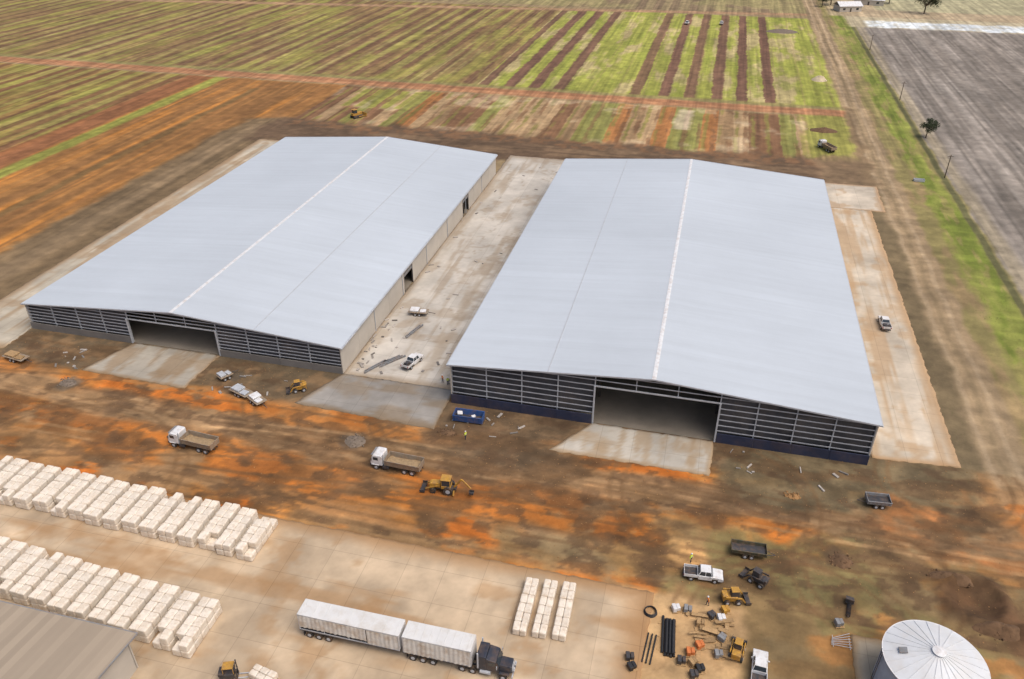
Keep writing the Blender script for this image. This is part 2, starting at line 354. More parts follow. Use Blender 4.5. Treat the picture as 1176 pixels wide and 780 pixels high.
slab('silo_slab', [(25.8, 58), (41, 58), (41, 74.3), (25.8, 74.3)], (182, 168, 146), (146, 118, 84), (1.2, 2.5, 1, 1), seed=9)

# ------------------------------------------------------------ builder
class B:
    def __init__(s, name, loc=(0, 0, 0), rz=0.0, sc=1.0):
        s.e = bpy.data.objects.new(name, None); s.e.location = loc; s.e.rotation_euler = (0, 0, rz); s.e.scale = (sc, sc, sc)
        s.e.empty_display_size = .5
        scn.collection.objects.link(s.e)
    def add(s, n, bm, m, smooth=False):
        me = bpy.data.meshes.new(n); bm.normal_update(); bm.to_mesh(me); bm.free(); me.materials.append(m)
        if smooth: me.polygons.foreach_set('use_smooth', [True]*len(me.polygons))
        o = bpy.data.objects.new(n, me); scn.collection.objects.link(o); o.parent = s.e; return o
    def boxes(s, n, m, lst, bev=.02, smooth=False):
        bm = bmesh.new()
        for it in lst:
            c, d = it[0], it[1]; rot = it[2] if len(it) > 2 else (0, 0, 0); tp = it[3] if len(it) > 3 else (1, 1)
            b2 = bmesh.new(); bmesh.ops.create_cube(b2, size=1)
            for v in b2.verts:
                if v.co.z > 0: v.co.x *= tp[0]; v.co.y *= tp[1]
                v.co = Vector((v.co.x*d[0], v.co.y*d[1], v.co.z*d[2]))
            if bev > 0:
                bmesh.ops.bevel(b2, geom=b2.edges[:], offset=min(bev, min(d)*.45), segments=2 if bev > .05 else 1, affect='EDGES', profile=.5)
            mt = Matrix.Translation(c) @ Matrix.Rotation(rot[2], 4, 'Z') @ Matrix.Rotation(rot[1], 4, 'Y') @ Matrix.Rotation(rot[0], 4, 'X')
            bmesh.ops.transform(b2, matrix=mt, verts=b2.verts)
            tmp = bpy.data.meshes.new('t'); b2.to_mesh(tmp); b2.free(); bm.from_mesh(tmp); bpy.data.meshes.remove(tmp)
        return s.add(n, bm, m, smooth)
    def cyls(s, n, m, lst, seg=18):
        bm = bmesh.new()
        for it in lst:
            c, r, h, ax = it[:4]; r2 = it[4] if len(it) > 4 else r
            if isinstance(ax, str): rot = {'Z': Matrix.Identity(4), 'Y': Matrix.Rotation(R(90), 4, 'X'), 'X': Matrix.Rotation(R(90), 4, 'Y')}[ax]
            else: rot = Vector((0, 0, 1)).rotation_difference(Vector(ax)).to_matrix().to_4x4()
            bmesh.ops.create_cone(bm, cap_ends=True, segments=seg, radius1=r, radius2=r2, depth=h, matrix=Matrix.Translation(c) @ rot)
        return s.add(n, bm, m)
    def prof(s, n, m, pts, y0, y1, bev=.03):
        bm = bmesh.new()
        a = [bm.verts.new((p[0], y0, p[1])) for p in pts]; b = [bm.verts.new((p[0], y1, p[1])) for p in pts]
        bm.faces.new(a); bm.faces.new(b[::-1])
        for i in range(len(pts)):
            j = (i+1) % len(pts); bm.faces.new((a[j], a[i], b[i], b[j]))
        bmesh.ops.recalc_face_normals(bm, faces=bm.faces)
        if bev: bmesh.ops.bevel(bm, geom=bm.edges[:], offset=bev, segments=2, affect='EDGES', profile=.5)
        return s.add(n, bm, m)
    def wheels(s, lst, r, w, hub=True):
        s.cyls('tyres', M_tyre, [(c, r, w, 'Y') for c in lst], 22)
        if hub: s.cyls('hubs', M_wsteel, [((c[0], c[1]+(w*.5+.01)*(1 if c[1] > 0 else -1), c[2]), r*.5, .05, 'Y') for c in lst], 14)

def roof_mat(name, col, w=.76, amp=.022, rib_=.38, ax=1):
    m, nt, bs = newmat(name)
    tc = nt.nodes.new('ShaderNodeTexCoord').outputs['Object']
    rgb = nt.nodes.new('ShaderNodeRGB'); rgb.outputs[0].default_value = col
    sx = nt.nodes.new('ShaderNodeSeparateXYZ'); nt.links.new(tc, sx.inputs[0])
    fl = mathn(nt, 'FLOOR', mathn(nt, 'DIVIDE', sx.outputs[ax], w))
    wn = nt.nodes.new('ShaderNodeTexWhiteNoise'); wn.noise_dimensions = '1D'; nt.links.new(fl, wn.inputs['W'])
    c = mulcol(nt, rgb.outputs[0], mrange(nt, wn.outputs['Value'], 0, 1, 1-amp, 1+amp))
    if ax == 1:
        fl2 = mathn(nt, 'FLOOR', mathn(nt, 'DIVIDE', sx.outputs[1], 9.2))
        wn2 = nt.nodes.new('ShaderNodeTexWhiteNoise'); wn2.noise_dimensions = '1D'; nt.links.new(fl2, wn2.inputs['W'])
        c = mulcol(nt, c, mrange(nt, wn2.outputs['Value'], 0, 1, .988, 1.012))
    c = mulcol(nt, c, mrange(nt, noise(nt, .025, 3, .5, tc), .3, .7, .92, 1.05))
    mp = nt.nodes.new('ShaderNodeMapping'); mp.inputs['Scale'].default_value = (.05, .8, 1) if ax == 1 else (.8, .05, 1)
    nt.links.new(tc, mp.inputs[0])
    c = mulcol(nt, c, mrange(nt, noise(nt, 1.0, 5, .65, mp.outputs[0]), .3, .7, .97, 1.03))
    c = mulcol(nt, c, mrange(nt, noise(nt, .6, 6, .7, tc), .3, .7, .985, 1.015))
    nt.links.new(c, bs.inputs['Base Color']); bs.inputs['Roughness'].default_value = .5; bs.inputs['Specular IOR Level'].default_value = .3
    rib = mathn(nt, 'SINE', mathn(nt, 'MULTIPLY', sx.outputs[ax], 2*math.pi/rib_))
    b = nt.nodes.new('ShaderNodeBump'); b.inputs['Strength'].default_value = .12; b.inputs['Distance'].default_value = .03
    nt.links.new(rib, b.inputs['Height']); nt.links.new(b.outputs[0], bs.inputs['Normal'])
    return m
M_roof = roof_mat('zincalume_roof', (.475, .52, .565, 1))
M_roof2 = roof_mat('old_roof', lin(158, 144, 126), 1.0, .10, 1.0, 1)

def warehouse(x0, x1, y0, y1, ev, rg, o0, o1, oh, lowmat, ph, seam, wallm, doors):
    w = B('warehouse'); xc = (x0+x1)/2
    zr = lambda x: ev+(rg-ev)*(1-abs(x-xc)/((x1-x0)/2))
    ov = .35; th = .16
    slope = (rg-ev)/((x1-x0)/2)
    pts = [(x0-ov, ev-slope*ov), (xc, rg), (x1+ov, ev-slope*ov), (x1+ov, ev-slope*ov-th), (xc, rg-th), (x0-ov, ev-slope*ov-th)]
    bm = bmesh.new(); rows = []
    for yy in (y0-.4, y1+.4): rows.append([bm.verts.new((p[0], yy, p[1])) for p in pts])
    n = len(pts)
    for i in range(n):
        j = (i+1) % n; bm.faces.new((rows[0][i], rows[0][j], rows[1][j], rows[1][i]))
    bm.faces.new([rows[0][i] for i in (0, 1, 4, 5)]); bm.faces.new([rows[0][i] for i in (1, 2, 3, 4)])
    bm.faces.new([rows[1][i] for i in (0, 1, 4, 5)][::-1]); bm.faces.new([rows[1][i] for i in (1, 2, 3, 4)][::-1])
    bmesh.ops.recalc_face_normals(bm, faces=bm.faces)
    w.add('roof', bm, M_roof)
    ang = math.atan(slope); ly = y1-y0+.8; ym = (y0+y1)/2
    w.boxes('ridge_cap', M_white, [((xc-.17, ym, rg+.02), (.36, ly, .04), (0, -ang, 0)), ((xc+.17, ym, rg+.02), (.36, ly, .04), (0, ang, 0))], 0)
    w.boxes('roof_step', M_wsteel, [((seam, ym, zr(seam)+.02), (.2, ly, .05), (0, -ang if seam < xc else ang, 0))], 0)
    hl = (x1-x0)/2+ov; sl = hl/math.cos(ang)
    for yy in (y0-.46, y1+.46):
        w.boxes('barge_flashing', M_wsteel, [((xc-hl/2, yy, (rg+ev-slope*ov)/2-.06), (sl, .08, .26), (0, -ang, 0)), ((xc+hl/2, yy, (rg+ev-slope*ov)/2-.06), (sl, .08, .26), (0, ang, 0))], 0)
    w.boxes('gutters', M_wsteel, [((x0-ov-.12, ym, ev-.2), (.2, ly, .18)), ((x1+ov+.12, ym, ev-.2), (.2, ly, .18))], .02)
    w.boxes('downpipes', M_wsteel, [((x1+.09, y0+(y1-y0)*i/7., ev/2-.2), (.14, .14, ev-.2)) for i in range(1, 7)]+[((x0-.09, y0+(y1-y0)*i/7., ev/2-.2), (.14, .14, ev-.2)) for i in range(1, 7)], .02)
    def sidewall(xx, drs, nm):
        segs = []
        pl = (y1-y0)/14.
        cuts = sorted([y0+i*pl for i in range(15)]+[d_-2.6 for d_ in drs]+[d_+2.6 for d_ in drs])
        for a, b in zip(cuts[:-1], cuts[1:]):
            if b-a < .05: continue
            mid_ = (a+b)/2; hit = any(abs(mid_-d_) < 2.6 for d_ in drs)
            zb = 4.7 if hit else 0
            top = ev-.25
            segs.append(((xx, mid_, (zb+top)/2), (.2, b-a-.05, top-zb)))
        w.boxes(nm, wallm, segs, .01)
        for d_ in drs:
            w.boxes('door_frame', M_dark, [((xx, d_-2.62, 2.36), (.3, .12, 4.7)), ((xx, d_+2.62, 2.36), (.3, .12, 4.7)), ((xx, d_, 4.72), (.3, 5.3, .14))], 0)
            w.boxes('rolled_door', M_grey, [((xx, d_, 4.2), (.12, 5.1, .8))], 0)
    sidewall(x1-.1, doors, 'right_wall'); sidewall(x0+.1, [], 'left_wall')
    bk = []; nb = 12
    for i in range(nb):
        a = x0+.25+(x1-x0-.5)*i/nb; b = x0+.25+(x1-x0-.5)*(i+1)/nb
        h = min(zr(a), zr(b))-.25; bk.append((((a+b)/2, y1-.1, h/2), (b-a-.05, .2, h)))
    w.boxes('back_wall', wallm, bk, .01)
    cols = []; k = []
    for a, b, nn in ((x0+.2, o0, 4), (o1, x1-.2, 4)):
        for i in range(nn+1): k.append(a+(b-a)*i/nn)
    for xx in k: cols.append(((xx, y0+.3, (zr(xx)-.2)/2), (.18, .25, zr(xx)-.2)))
    for xx in (o0+(o1-o0)/3, o0+2*(o1-o0)/3): cols.append(((xx, y0+.3, (oh+zr(xx)-.2)/2), (.14, .2, zr(xx)-.2-oh)))
    w.boxes('columns', M_wsteel, cols, .02)
    g = []; z = ph+.42; stp = (ev-.3-ph-.42)/5.
    while z < rg-.35:
        lim = x0+.3 if z < ev-.3 else xc-(rg-.3-z)/slope
        lo = max(lim, x0+.3); hi = 2*xc-lo
        if z > oh+.2: g.append((((lo+hi)/2, y0+.04, z), (hi-lo, .1, .15)))
        else:
            if o0 > lo: g.append((((lo+o0)/2, y0+.04, z), (o0-lo, .1, .15)))
            if hi > o1: g.append((((hi+o1)/2, y0+.04, z), (hi-o1, .1, .15)))
        z += stp
    w.boxes('girts', M_girt, g, 0)
    w.boxes('door_head_beam', M_wsteel, [(((o0+o1)/2, y0+.05, oh), (o1-o0+.4, .2, .25))], .02)
    w.boxes('opening_jambs', M_wsteel, [((o0, y0-.05, oh/2), (.28, .3, oh)), ((o1, y0-.05, oh/2), (.28, .3, oh))], .02)
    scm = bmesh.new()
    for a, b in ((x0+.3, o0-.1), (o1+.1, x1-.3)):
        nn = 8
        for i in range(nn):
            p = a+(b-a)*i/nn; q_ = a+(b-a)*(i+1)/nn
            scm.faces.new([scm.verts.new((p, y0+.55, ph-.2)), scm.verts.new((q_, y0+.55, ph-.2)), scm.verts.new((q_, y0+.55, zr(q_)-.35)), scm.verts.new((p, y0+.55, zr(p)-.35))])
    w.add('dark_interior_sheets', scm, M_intshade)  # added dark sheets behind the open girts, imitating the shaded interior
    lp = []
    for a, b in ((x0+.05, o0-.2), (o1+.2, x1-.05)):
        nn = 4
        for i in range(nn):
            p = a+(b-a)*i/nn; q_ = a+(b-a)*(i+1)/nn; lp.append((((p+q_)/2, y0-.12, ph/2), (q_-p-.04, .18, ph)))
    w.boxes('low_panels', lowmat, lp, .01)
    w.boxes('floor', mat('shed_floor', lin(128, 120, 108), .85, .2, .15), [((xc, ym, .0), (x1-x0-.5, y1-y0-.3, .18))], 0)
    fr = []
    yy = y0+8
    while yy < y1-2:
        fr.append(((xc-hl/2+.3, yy, (rg+ev)/2-.45), (hl-.8, .25, .5), (0, -ang, 0))); fr.append(((xc+hl/2-.3, yy, (rg+ev)/2-.45), (hl-.8, .25, .5), (0, ang, 0)))
        for xx in (x0+.5, o0, o1, x1-.5): fr.append(((xx, yy, (zr(xx)-.3)/2), (.3, .3, zr(xx)-.3)))
        yy += 8
    w.boxes('portal_frames', M_dark, fr, 0)
M_intshade = mat('interior_shade_dark', (.05, .052, .06, 1), .8, .35, .25, dirt=lin(120, 110, 100), dirtamt=.35)  # near-black colour that paints in the interior shade between the girts
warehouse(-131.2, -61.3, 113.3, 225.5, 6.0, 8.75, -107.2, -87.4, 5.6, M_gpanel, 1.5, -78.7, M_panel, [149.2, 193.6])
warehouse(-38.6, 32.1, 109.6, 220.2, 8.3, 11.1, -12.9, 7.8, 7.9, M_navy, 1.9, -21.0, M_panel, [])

sh = B('storage_shed', (-86.5, 35, 0))
sh.prof('roof', M_roof2, [(-14, 5.7), (0, 7.0), (14, 5.7), (14, 5.55), (0, 6.85), (-14, 5.55)], -28.3, 28.3, 0).rotation_euler = (0, 0, R(90))
sh.boxes('walls', M_panel, [((0, 13.2, 2.8), (55, .2, 5.6)), ((0, -13.2, 2.8), (55, .2, 5.6)), ((27.4, 0, 2.8), (.2, 26, 5.6)), ((-27.4, 0, 2.8), (.2, 26, 5.6))], .01)
sh.boxes('gutter', M_grey, [((0, 14.12, 5.55), (56.6, .16, .16)), ((0, -14.12, 5.55), (56.6, .16, .16)), ((28.36, 7, 6.28), (.12, 14.1, .2), (math.atan(-1.3/14), 0, 0)), ((28.36, -7, 6.28), (.12, 14.1, .2), (math.atan(1.3/14), 0, 0))], 0)
sh.boxes('roller_doors', M_grey, [((27.55, -5, 2.1), (.06, 5, 4.2)), ((27.55, 6, 2.1), (.06, 5, 4.2))], 0)

# silo
si = B('grain_silo', (33.0, 67.6, .1))
bm = bmesh.new(); seg = 96; prev = None
for k in range(61):
    r = 5.4+(.03 if k % 2 else -.03); cur = [bm.verts.new((r*math.cos(2*math.pi*i/seg), r*math.sin(2*math.pi*i/seg), k*.1)) for i in range(seg)]
    if prev:
        for i in range(seg): j = (i+1) % seg; bm.faces.new((prev[i], prev[j], cur[j], cur[i]))
    prev = cur
si.add('wall', bm, M_wsteel)
M_siro = mat('silo_roof_paint', (.6, .62, .64, 1), .45, .06, .5, dirt=lin(190, 180, 165), dirtamt=.3)
bm = bmesh.new(); a = []; b = []
for i in range(96):
    t = 2*math.pi*i/96; a.append(bm.verts.new((5.65*math.cos(t), 5.65*math.sin(t), 5.95))); b.append(bm.verts.new((.5*math.cos(t), .5*math.sin(t), 7.5)))
for i in range(96):
    j = (i+1) % 96; bm.faces.new((a[i], a[j], b[j], b[i]))
si.add('roof', bm, M_siro)
rb = []
for i in range(24):
    t = 2*math.pi*i/24; rb.append(((3.05*math.cos(t), 3.05*math.sin(t), 6.76), (5.2, .04, .06), (0, math.atan(1.55/5.15), t)))
si.boxes('roof_ribs', M_siro, rb, 0)
si.cyls('roof_cap', M_white, [((0, 0, 7.55), .62, .25, 'Z'), ((0, 0, 7.75), .75, .12, 'Z', .2)], 24)
si.cyls('eave_ring', M_white, [((0, 0, 5.93), 5.68, .08, 'Z')], 96)
si.boxes('ladder', M_dark, [((-5.65, .25, 3), (.05, .05, 6)), ((-5.65, -.25, 3), (.05, .05, 6))]+[((-5.65, 0, .3+i*.35), (.04, .5, .04)) for i in range(16)], 0)
si.boxes('roof_hatch', M_grey, [((-3.6, 0, 6.75), (.9, .8, .18), (0, -.28, 0))], .03)

# ------------------------------------------------------------ bales
def bale_stack(cx, cy, wx, ly, nl, tiers, hh, rz=0.0):
    b = B('bale_stack', (cx, cy, .1), rz)
    L = []
    bw = wx/2.; bl_ = ly/nl
    for t in range(tiers):
        for i in range(nl):
            for j in range(2):
                if t == tiers-1 and tiers > 1 and i in (0, nl-1) and random.random() < .14: continue
                c = (-wx/2+bw*(j+.5)+random.uniform(-.03, .03), -ly/2+bl_*(i+.5)+random.uniform(-.03, .03), hh*(t+.5)+.01+random.uniform(-.04, .04)*t)
                L.append((c, (bw*random.uniform(.97, 1.02), bl_*random.uniform(.97, 1.02), hh*random.uniform(.94, .99)), (0, 0, random.uniform(-.03, .03))))
    b.boxes('bales', M_bale, L, .16)
for i in range(20):
    x = -55.2-i*3.15
    bale_stack(x+random.uniform(-.12, .12), 70.6+i*.09+random.uniform(-.2, .2), 2.4, 7.6, 5, 2, 1.1, random.uniform(-.015, .015))
for i in range(15):
    x = -54.6-i*3.15
    bale_stack(x+random.uniform(-.12, .12), 54.6+i*.2+random.uniform(-.2, .2), 2.4, 7.4, 5, 2, 1.2, random.uniform(-.015, .015))
for i, x in enumerate((-15.1, -12.6, -10.1)):
    bale_stack(x, 68.2+i*.25, 1.8, 8.8, 6, 1, 1.15, R(1))
bale_stack(-43.4, 50.6, 1.6, 3.2, 3, 1, 1.0, R(80))

# ------------------------------------------------------------ vehicles
def ute(name, x, y, rz, paint=M_white, load=None, z=0.0):
    u = B(name, (x, y, z), rz)
    u.prof('body', paint, [(-.75, .42), (1.1, .42), (1.15, .75), (1.85, .75), (1.9, .42), (2.5, .42), (2.62, .62), (2.58, .92), (2.3, 1.03), (1.3, 1.12), (-.75, 1.14)], -.9, .9, .05)
    u.boxes('cab_glass', M_glass, [((.22, 0, 1.42), (2.05, 1.66, .62), (0, 0, 0), (.70, .84))], .04)
    u.boxes('cab_roof', paint, [((.2, 0, 1.76), (1.42, 1.36, .09))], .04)
    u.boxes('pillars', paint, [((.98, s*.74, 1.43), (.07, .07, .7), (s*.17, -.42, 0)) for s in (-1, 1)]+[((.2, s*.76, 1.43), (.07, .06, .66), (s*.17, 0, 0)) for s in (-1, 1)]+[((-.6, s*.74, 1.43), (.1, .07, .68), (s*.17, .4, 0)) for s in (-1, 1)], .01)
    u.boxes('tray', paint, [((-1.72, .89, .98), (1.85, .06, .48)), ((-1.72, -.89, .98), (1.85, .06, .48)), ((-2.62, 0, .98), (.06, 1.72, .48)), ((-.82, 0, .98), (.06, 1.72, .5))], .015)
    u.boxes('tray_floor', M_dark, [((-1.72, 0, .72), (1.75, 1.7, .08)), ((-1.7, 0, .55), (1.9, .9, .2))], .01)
    if load:
        u.boxes('load', load, [((-1.5, .2, .98), (.9, .8, .45)), ((-2.2, -.3, .92), (.5, .7, .3))], .05)
    u.boxes('bumpers', M_dark, [((2.62, 0, .5), (.14, 1.7, .22)), ((-2.7, 0, .5), (.12, 1.6, .18))], .03)
    u.boxes('headlights', M_wsteel, [((2.56, s*.68, .8), (.1, .32, .16)) for s in (-1, 1)], .02)
    u.boxes('tail_lights', M_red, [((-2.66, s*.8, .98), (.04, .14, .3)) for s in (-1, 1)], 0)
    u.boxes('mirrors', paint, [((.95, s*1.0, 1.2), (.12, .2, .16)) for s in (-1, 1)], .02)
    u.wheels([(1.5, .82, .37), (1.5, -.82, .37), (-1.65, .82, .37), (-1.65, -.82, .37)], .37, .25)
    return u
ute('pickup_truck', 7.2, 79.3, R(4))
ute('pickup_truck', 14.4, 65.9, R(86))
ute('pickup_truck', -49.6, 119.5, R(75), M_white, M_dark, .1)
ute('pickup_truck', 41, 157, R(92), M_white, M_dark, .1)
ute('pickup_truck', -19, 487, R(80)); ute('pickup_truck', 0, 491, R(85))

def bin_(u, n, m, x0, x1, w, z0, z1, flare=.12, inner=None, fill=0.5, t=.08):
    L = []
    ln = x1-x0; h = z1-z0; xm = (x0+x1)/2; zm = (z0+z1)/2
    L.append(((xm, 0, z0+.05), (ln, w, .1)))
    a = math.atan(flare/h)
    for s in (-1, 1): L.append(((xm, s*(w/2+flare/2), zm), (ln, t, h+.02), (-s*a, 0, 0)))
    L.append(((x0, 0, zm), (t, w+flare, h))); L.append(((x1, 0, zm), (t, w+flare, h+.1)))
    for s in (-1, 1):
        L.append(((xm, s*(w/2+flare+.03), z1), (ln+.1, .12, .1)))
        for i in range(6): L.append(((x0+ln*(i+.5)/6, s*(w/2+flare*.6+.07), zm), (.08, .07, h*.95), (-s*a, 0, 0)))
    u.boxes(n, m, L, .012)
    if inner:
        X_, Y_ = np.meshgrid(np.linspace(x0+.1, x1-.1, 24), np.linspace(-w/2, w/2, 10))
        Z_ = z0+h*fill*(.5+.9*fbm(X_/.9+7*x0, Y_/.9, 5))*(1-.35*(2*Y_/w)**2)
        ob = grid_obj('load', X_, Y_, Z_, np.ones(X_.shape+(3,)), inner); ob.parent = u.e
def tipper(name, x, y, rz, sc=1.0):
    u = B(name, (x, y, 0), rz, sc)
    u.boxes('chassis', M_dark, [((-.3, .4, .85), (8.2, .14, .26)), ((-.3, -.4, .85), (8.2, .14, .26)), ((1.5, .95, .75), (1.1, .5, .5)), ((1.5, -.95, .75), (1.1, .5, .5))], .02)
    u.prof('cab', M_white, [(2.0, .95), (3.9, .95), (4.05, 1.25), (4.0, 1.75), (3.62, 2.72), (3.4, 2.85), (2.15, 2.85), (2.0, 2.7)], -1.15, 1.15, .07)
    u.boxes('windscreen', M_glass, [((3.86, 0, 2.2), (.04, 1.95, .82), (0, -.37, 0))], .01)
    u.boxes('side_windows', M_glass, [((3.1, s*1.155, 2.2), (.85, .03, .6)) for s in (-1, 1)], .01)
    u.boxes('grille', M_dark, [((4.06, 0, 1.45), (.06, 1.4, .5)), ((4.1, 0, .75), (.2, 2.2, .35))], .02)
    u.boxes('sun_visor', M_grey, [((3.72, 0, 2.78), (.35, 2.0, .06), (0, .15, 0))], .01)
    u.boxes('mudguards', M_white, [((3.2, s*1.08, 1.02), (1.25, .36, .1)) for s in (-1, 1)], .03)
    bin_(u, 'tipper_body', M_bed, -4.3, 1.6, 2.15, 1.15, 2.2, .14, M_tan, .45)
    u.cyls('exhaust', M_wsteel, [((1.85, .95, 2.2), .08, 1.9, 'Z')], 10)
    u.boxes('mirrors', M_dark, [((3.7, s*1.4, 2.2), (.08, .22, .5)) for s in (-1, 1)], .02)
    u.wheels([(3.1, s*1.0, .5) for s in (-1, 1)]+[(xx, s*.92, .5) for xx in (-1.7, -3.0) for s in (-1, 1)], .5, .42)
    return u
tipper('tipper_truck', -76.4, 87.2, R(176)); tipper('tipper_truck', -41.6, 90.3, R(178)); tipper('tipper_truck', 39, 274, R(120), .9)

def bdouble():
    u = B('road_train_truck', (-28.5, 58.4, .1), R(0))
    M_cur = mat('curtain_side', (.62, .61, .58, 1), .6, .1, .8, dirt=lin(165, 140, 110), dirtamt=.7)
    M_box = mat('trailer_roof', (.62, .62, .61, 1), .5, .06, .5, dirt=lin(180, 168, 150), dirtamt=.5)
    def trailer(x0, x1, cur):
        L = x1-x0; xm = (x0+x1)/2
        u.boxes('trailer_roof', M_box, [((xm, 0, 4.15), (L, 2.5, .1))]+[((x0+.5+i*(L-1)/8, 0, 4.215), (.08, 2.4, .03)) for i in range(9)], .03)
        u.boxes('trailer_deck', M_dark, [((xm, 0, 1.25), (L, 2.46, .2)), ((xm, .5, 1.0), (L-.4, .14, .35)), ((xm, -.5, 1.0), (L-.4, .14, .35))], .02)
        u.boxes('trailer_ends', M_white, [((x0+.04, 0, 2.74), (.08, 2.44, 2.72)), ((x1-.04, 0, 2.74), (.08, 2.44, 2.72))], .02)
        u.boxes('side_posts', M_wsteel, [((x0+.1+i*(L-.2)/4, s*1.18, 2.72), (.1, .06, 2.7)) for i in range(5) for s in (-1, 1)]+[((xm, s*1.2, 1.42), (L, .06, .16)) for s in (-1, 1)]+[((xm, s*1.2, 4.02), (L, .07, .16)) for s in (-1, 1)], 0)
        for (a, b, s, zb) in cur:
            n = int((b-a)/.12); bm = bmesh.new(); pr = None
            for i in range(n+1):
                xx = a+(b-a)*i/n; yy = s*(1.25+.035*math.sin(i*1.3)+.02*math.sin(i*.37))
                c = [bm.verts.new((xx, yy, 4.05)), bm.verts.new((xx, yy+s*.03, (4.05+zb)/2)), bm.verts.new((xx, yy, zb+.04*math.sin(i*.9)))]
                if pr:
                    for k in (0, 1): bm.faces.new((pr[k], c[k], c[k+1], pr[k+1]))
                pr = c
            u.add('curtain', bm, M_cur, True)
        ax = [x0+1.2, x0+2.5, x0+3.8]
        u.wheels([(a, s*.98, .5) for a in ax for s in (-1, 1)], .5, .45)
        u.boxes('mud_flaps', M_dark, [((x0+.45, s*.95, .55), (.05, .5, .6)) for s in (-1, 1)], 0)
    trailer(-13.3, 0.1, [(-13.2, -4.2, -1, 1.9), (-4.1, 0, -1, 1.5), (-13.2, 0, 1, 1.3)])
    trailer(.5, 9.2, [(.6, 9.1, -1, 1.35), (.6, 9.1, 1, 1.3)])
    M_cab = mat('truck_dark_paint', (.03, .035, .05, 1), .35, .2, 1, dirt=DIRT, dirtamt=.25)
    u.boxes('prime_mover_chassis', M_dark, [((10.6, .42, .9), (7.4, .15, .28)), ((10.6, -.42, .9), (7.4, .15, .28)), ((10.7, 1.0, .75), (1.2, .5, .55)), ((10.7, -1.0, .75), (1.2, .5, .55))], .02)
    u.boxes('sleeper', M_cab, [((10.4, 0, 2.3), (1.3, 2.35, 2.3), (0, 0, 0), (.9, .94))], .1)
    u.prof('cab', M_cab, [(11.0, 1.1), (12.5, 1.1), (12.55, 2.05), (12.2, 2.95), (11.0, 3.2)], -1.1, 1.1, .06)
    u.boxes('windscreen', M_glass, [((12.43, 0, 2.5), (.04, 1.9, .85), (0, -.37, 0))], .01)
    u.boxes('side_windows', M_glass, [((11.7, s*1.105, 2.45), (.85, .03, .6)) for s in (-1, 1)], .01)
    u.boxes('bonnet', M_cab, [((13.25, 0, 1.6), (1.6, 1.7, 1.0), (0, 0, 0), (.95, .82))], .12)
    u.boxes('front_guards', M_cab, [((13.2, s*1.0, 1.1), (1.3, .42, .2)) for s in (-1, 1)], .08)
    u.boxes('bull_bar', M_wsteel, [((14.2, 0, .75), (.12, 2.3, .45)), ((14.2, .6, 1.3), (.08, .08, .9)), ((14.2, -.6, 1.3), (.08, .08, .9)), ((14.2, 0, 1.7), (.08, 1.4, .08))], .02)
    u.boxes('grille', M_wsteel, [((14.07, 0, 1.55), (.05, 1.1, .8))], .01)
    u.cyls('exhaust_stacks', M_wsteel, [((10.0, s*1.15, 2.7), .1, 2.6, 'Z') for s in (-1, 1)], 12)
    u.cyls('fuel_tanks', M_wsteel, [((10.9, s*1.0, .8), .33, 1.3, 'X') for s in (-1, 1)], 16)
    u.wheels([(13.1, s*1.0, .5) for s in (-1, 1)]+[(xx, s*.95, .5) for xx in (8.0, 9.3) for s in (-1, 1)], .5, .45)
    u.boxes('mirrors', M_wsteel, [((12.4, s*1.4, 2.4), (.08, .2, .5)) for s in (-1, 1)], .02)
bdouble()

def arm(u, n, m, p, q, w=.22, h=.3):
    p = Vector(p); q = Vector(q); d = q-p
    ang = -math.atan2(d.z, math.hypot(d.x, d.y)); az = math.atan2(d.y, d.x)
    u.boxes(n, m, [(tuple((p+q)/2), (d.length, w, h), (0, ang, az))], .03)
def bucket(u, n, m, c, w, s, flip=1):
    x, y, z = c
    u.boxes(n, m, [((x, y, z), (s*.9, w, .05)), ((x-flip*s*.45, y, z+s*.35), (.05, w, s*.75), (0, -flip*.2, 0))]+[((x, y+k*w/2, z+s*.25), (s*.9, .04, s*.55)) for k in (-1, 1)], .01)
def backhoe(x, y, rz):
    u = B('backhoe_loader', (x, y, 0), rz)
    u.boxes('chassis', M_dark, [((0, 0, .75), (4.0, .8, .4))], .04)
    u.prof('bonnet', M_yel, [(.5, .9), (2.2, .9), (2.25, 1.5), (1.9, 1.65), (.5, 1.75)], -.5, .5, .05)
    u.boxes('cab_lower', M_yel, [((-.4, 0, 1.15), (1.5, 1.4, .6))], .05)
    u.boxes('cab_glass', M_glass, [((-.4, 0, 2.0), (1.4, 1.35, 1.1), (0, 0, 0), (.92, .92))], .03)
    u.boxes('cab_frame', M_yel, [((-.4, 0, 2.62), (1.6, 1.5, .12))]+[((-.4+a*.68, b*.66, 2.0), (.09, .09, 1.2)) for a in (-1, 1) for b in (-1, 1)], .03)
    for s in (-1, 1): arm(u, 'loader_arm', M_yel, (.6, s*.65, 1.5), (2.9, s*.65, .6), .12, .25)
    bucket(u, 'front_bucket', M_dark, (3.3, 0, .15), 2.2, .9, 1)
    arm(u, 'boom', M_yel, (-1.6, 0, .9), (-2.9, .3, 2.9)); arm(u, 'dipper', M_yel, (-2.9, .3, 2.9), (-4.4, .7, 1.6), .18, .24)
    bucket(u, 'rear_bucket', M_dark, (-4.5, .75, .7), .7, .7, -1)
    u.boxes('stabilisers', M_yel, [((-1.7, s*.95, .5), (.18, .5, .8), (s*.5, 0, 0)) for s in (-1, 1)], .02)
    u.wheels([(-.8, s*.85, .72) for s in (-1, 1)], .72, .45)
    u.cyls('front_tyres', M_tyre, [((1.6, s*.8, .45), .45, .32, 'Y') for s in (-1, 1)], 20)
backhoe(-32.6, 87.2, R(185))
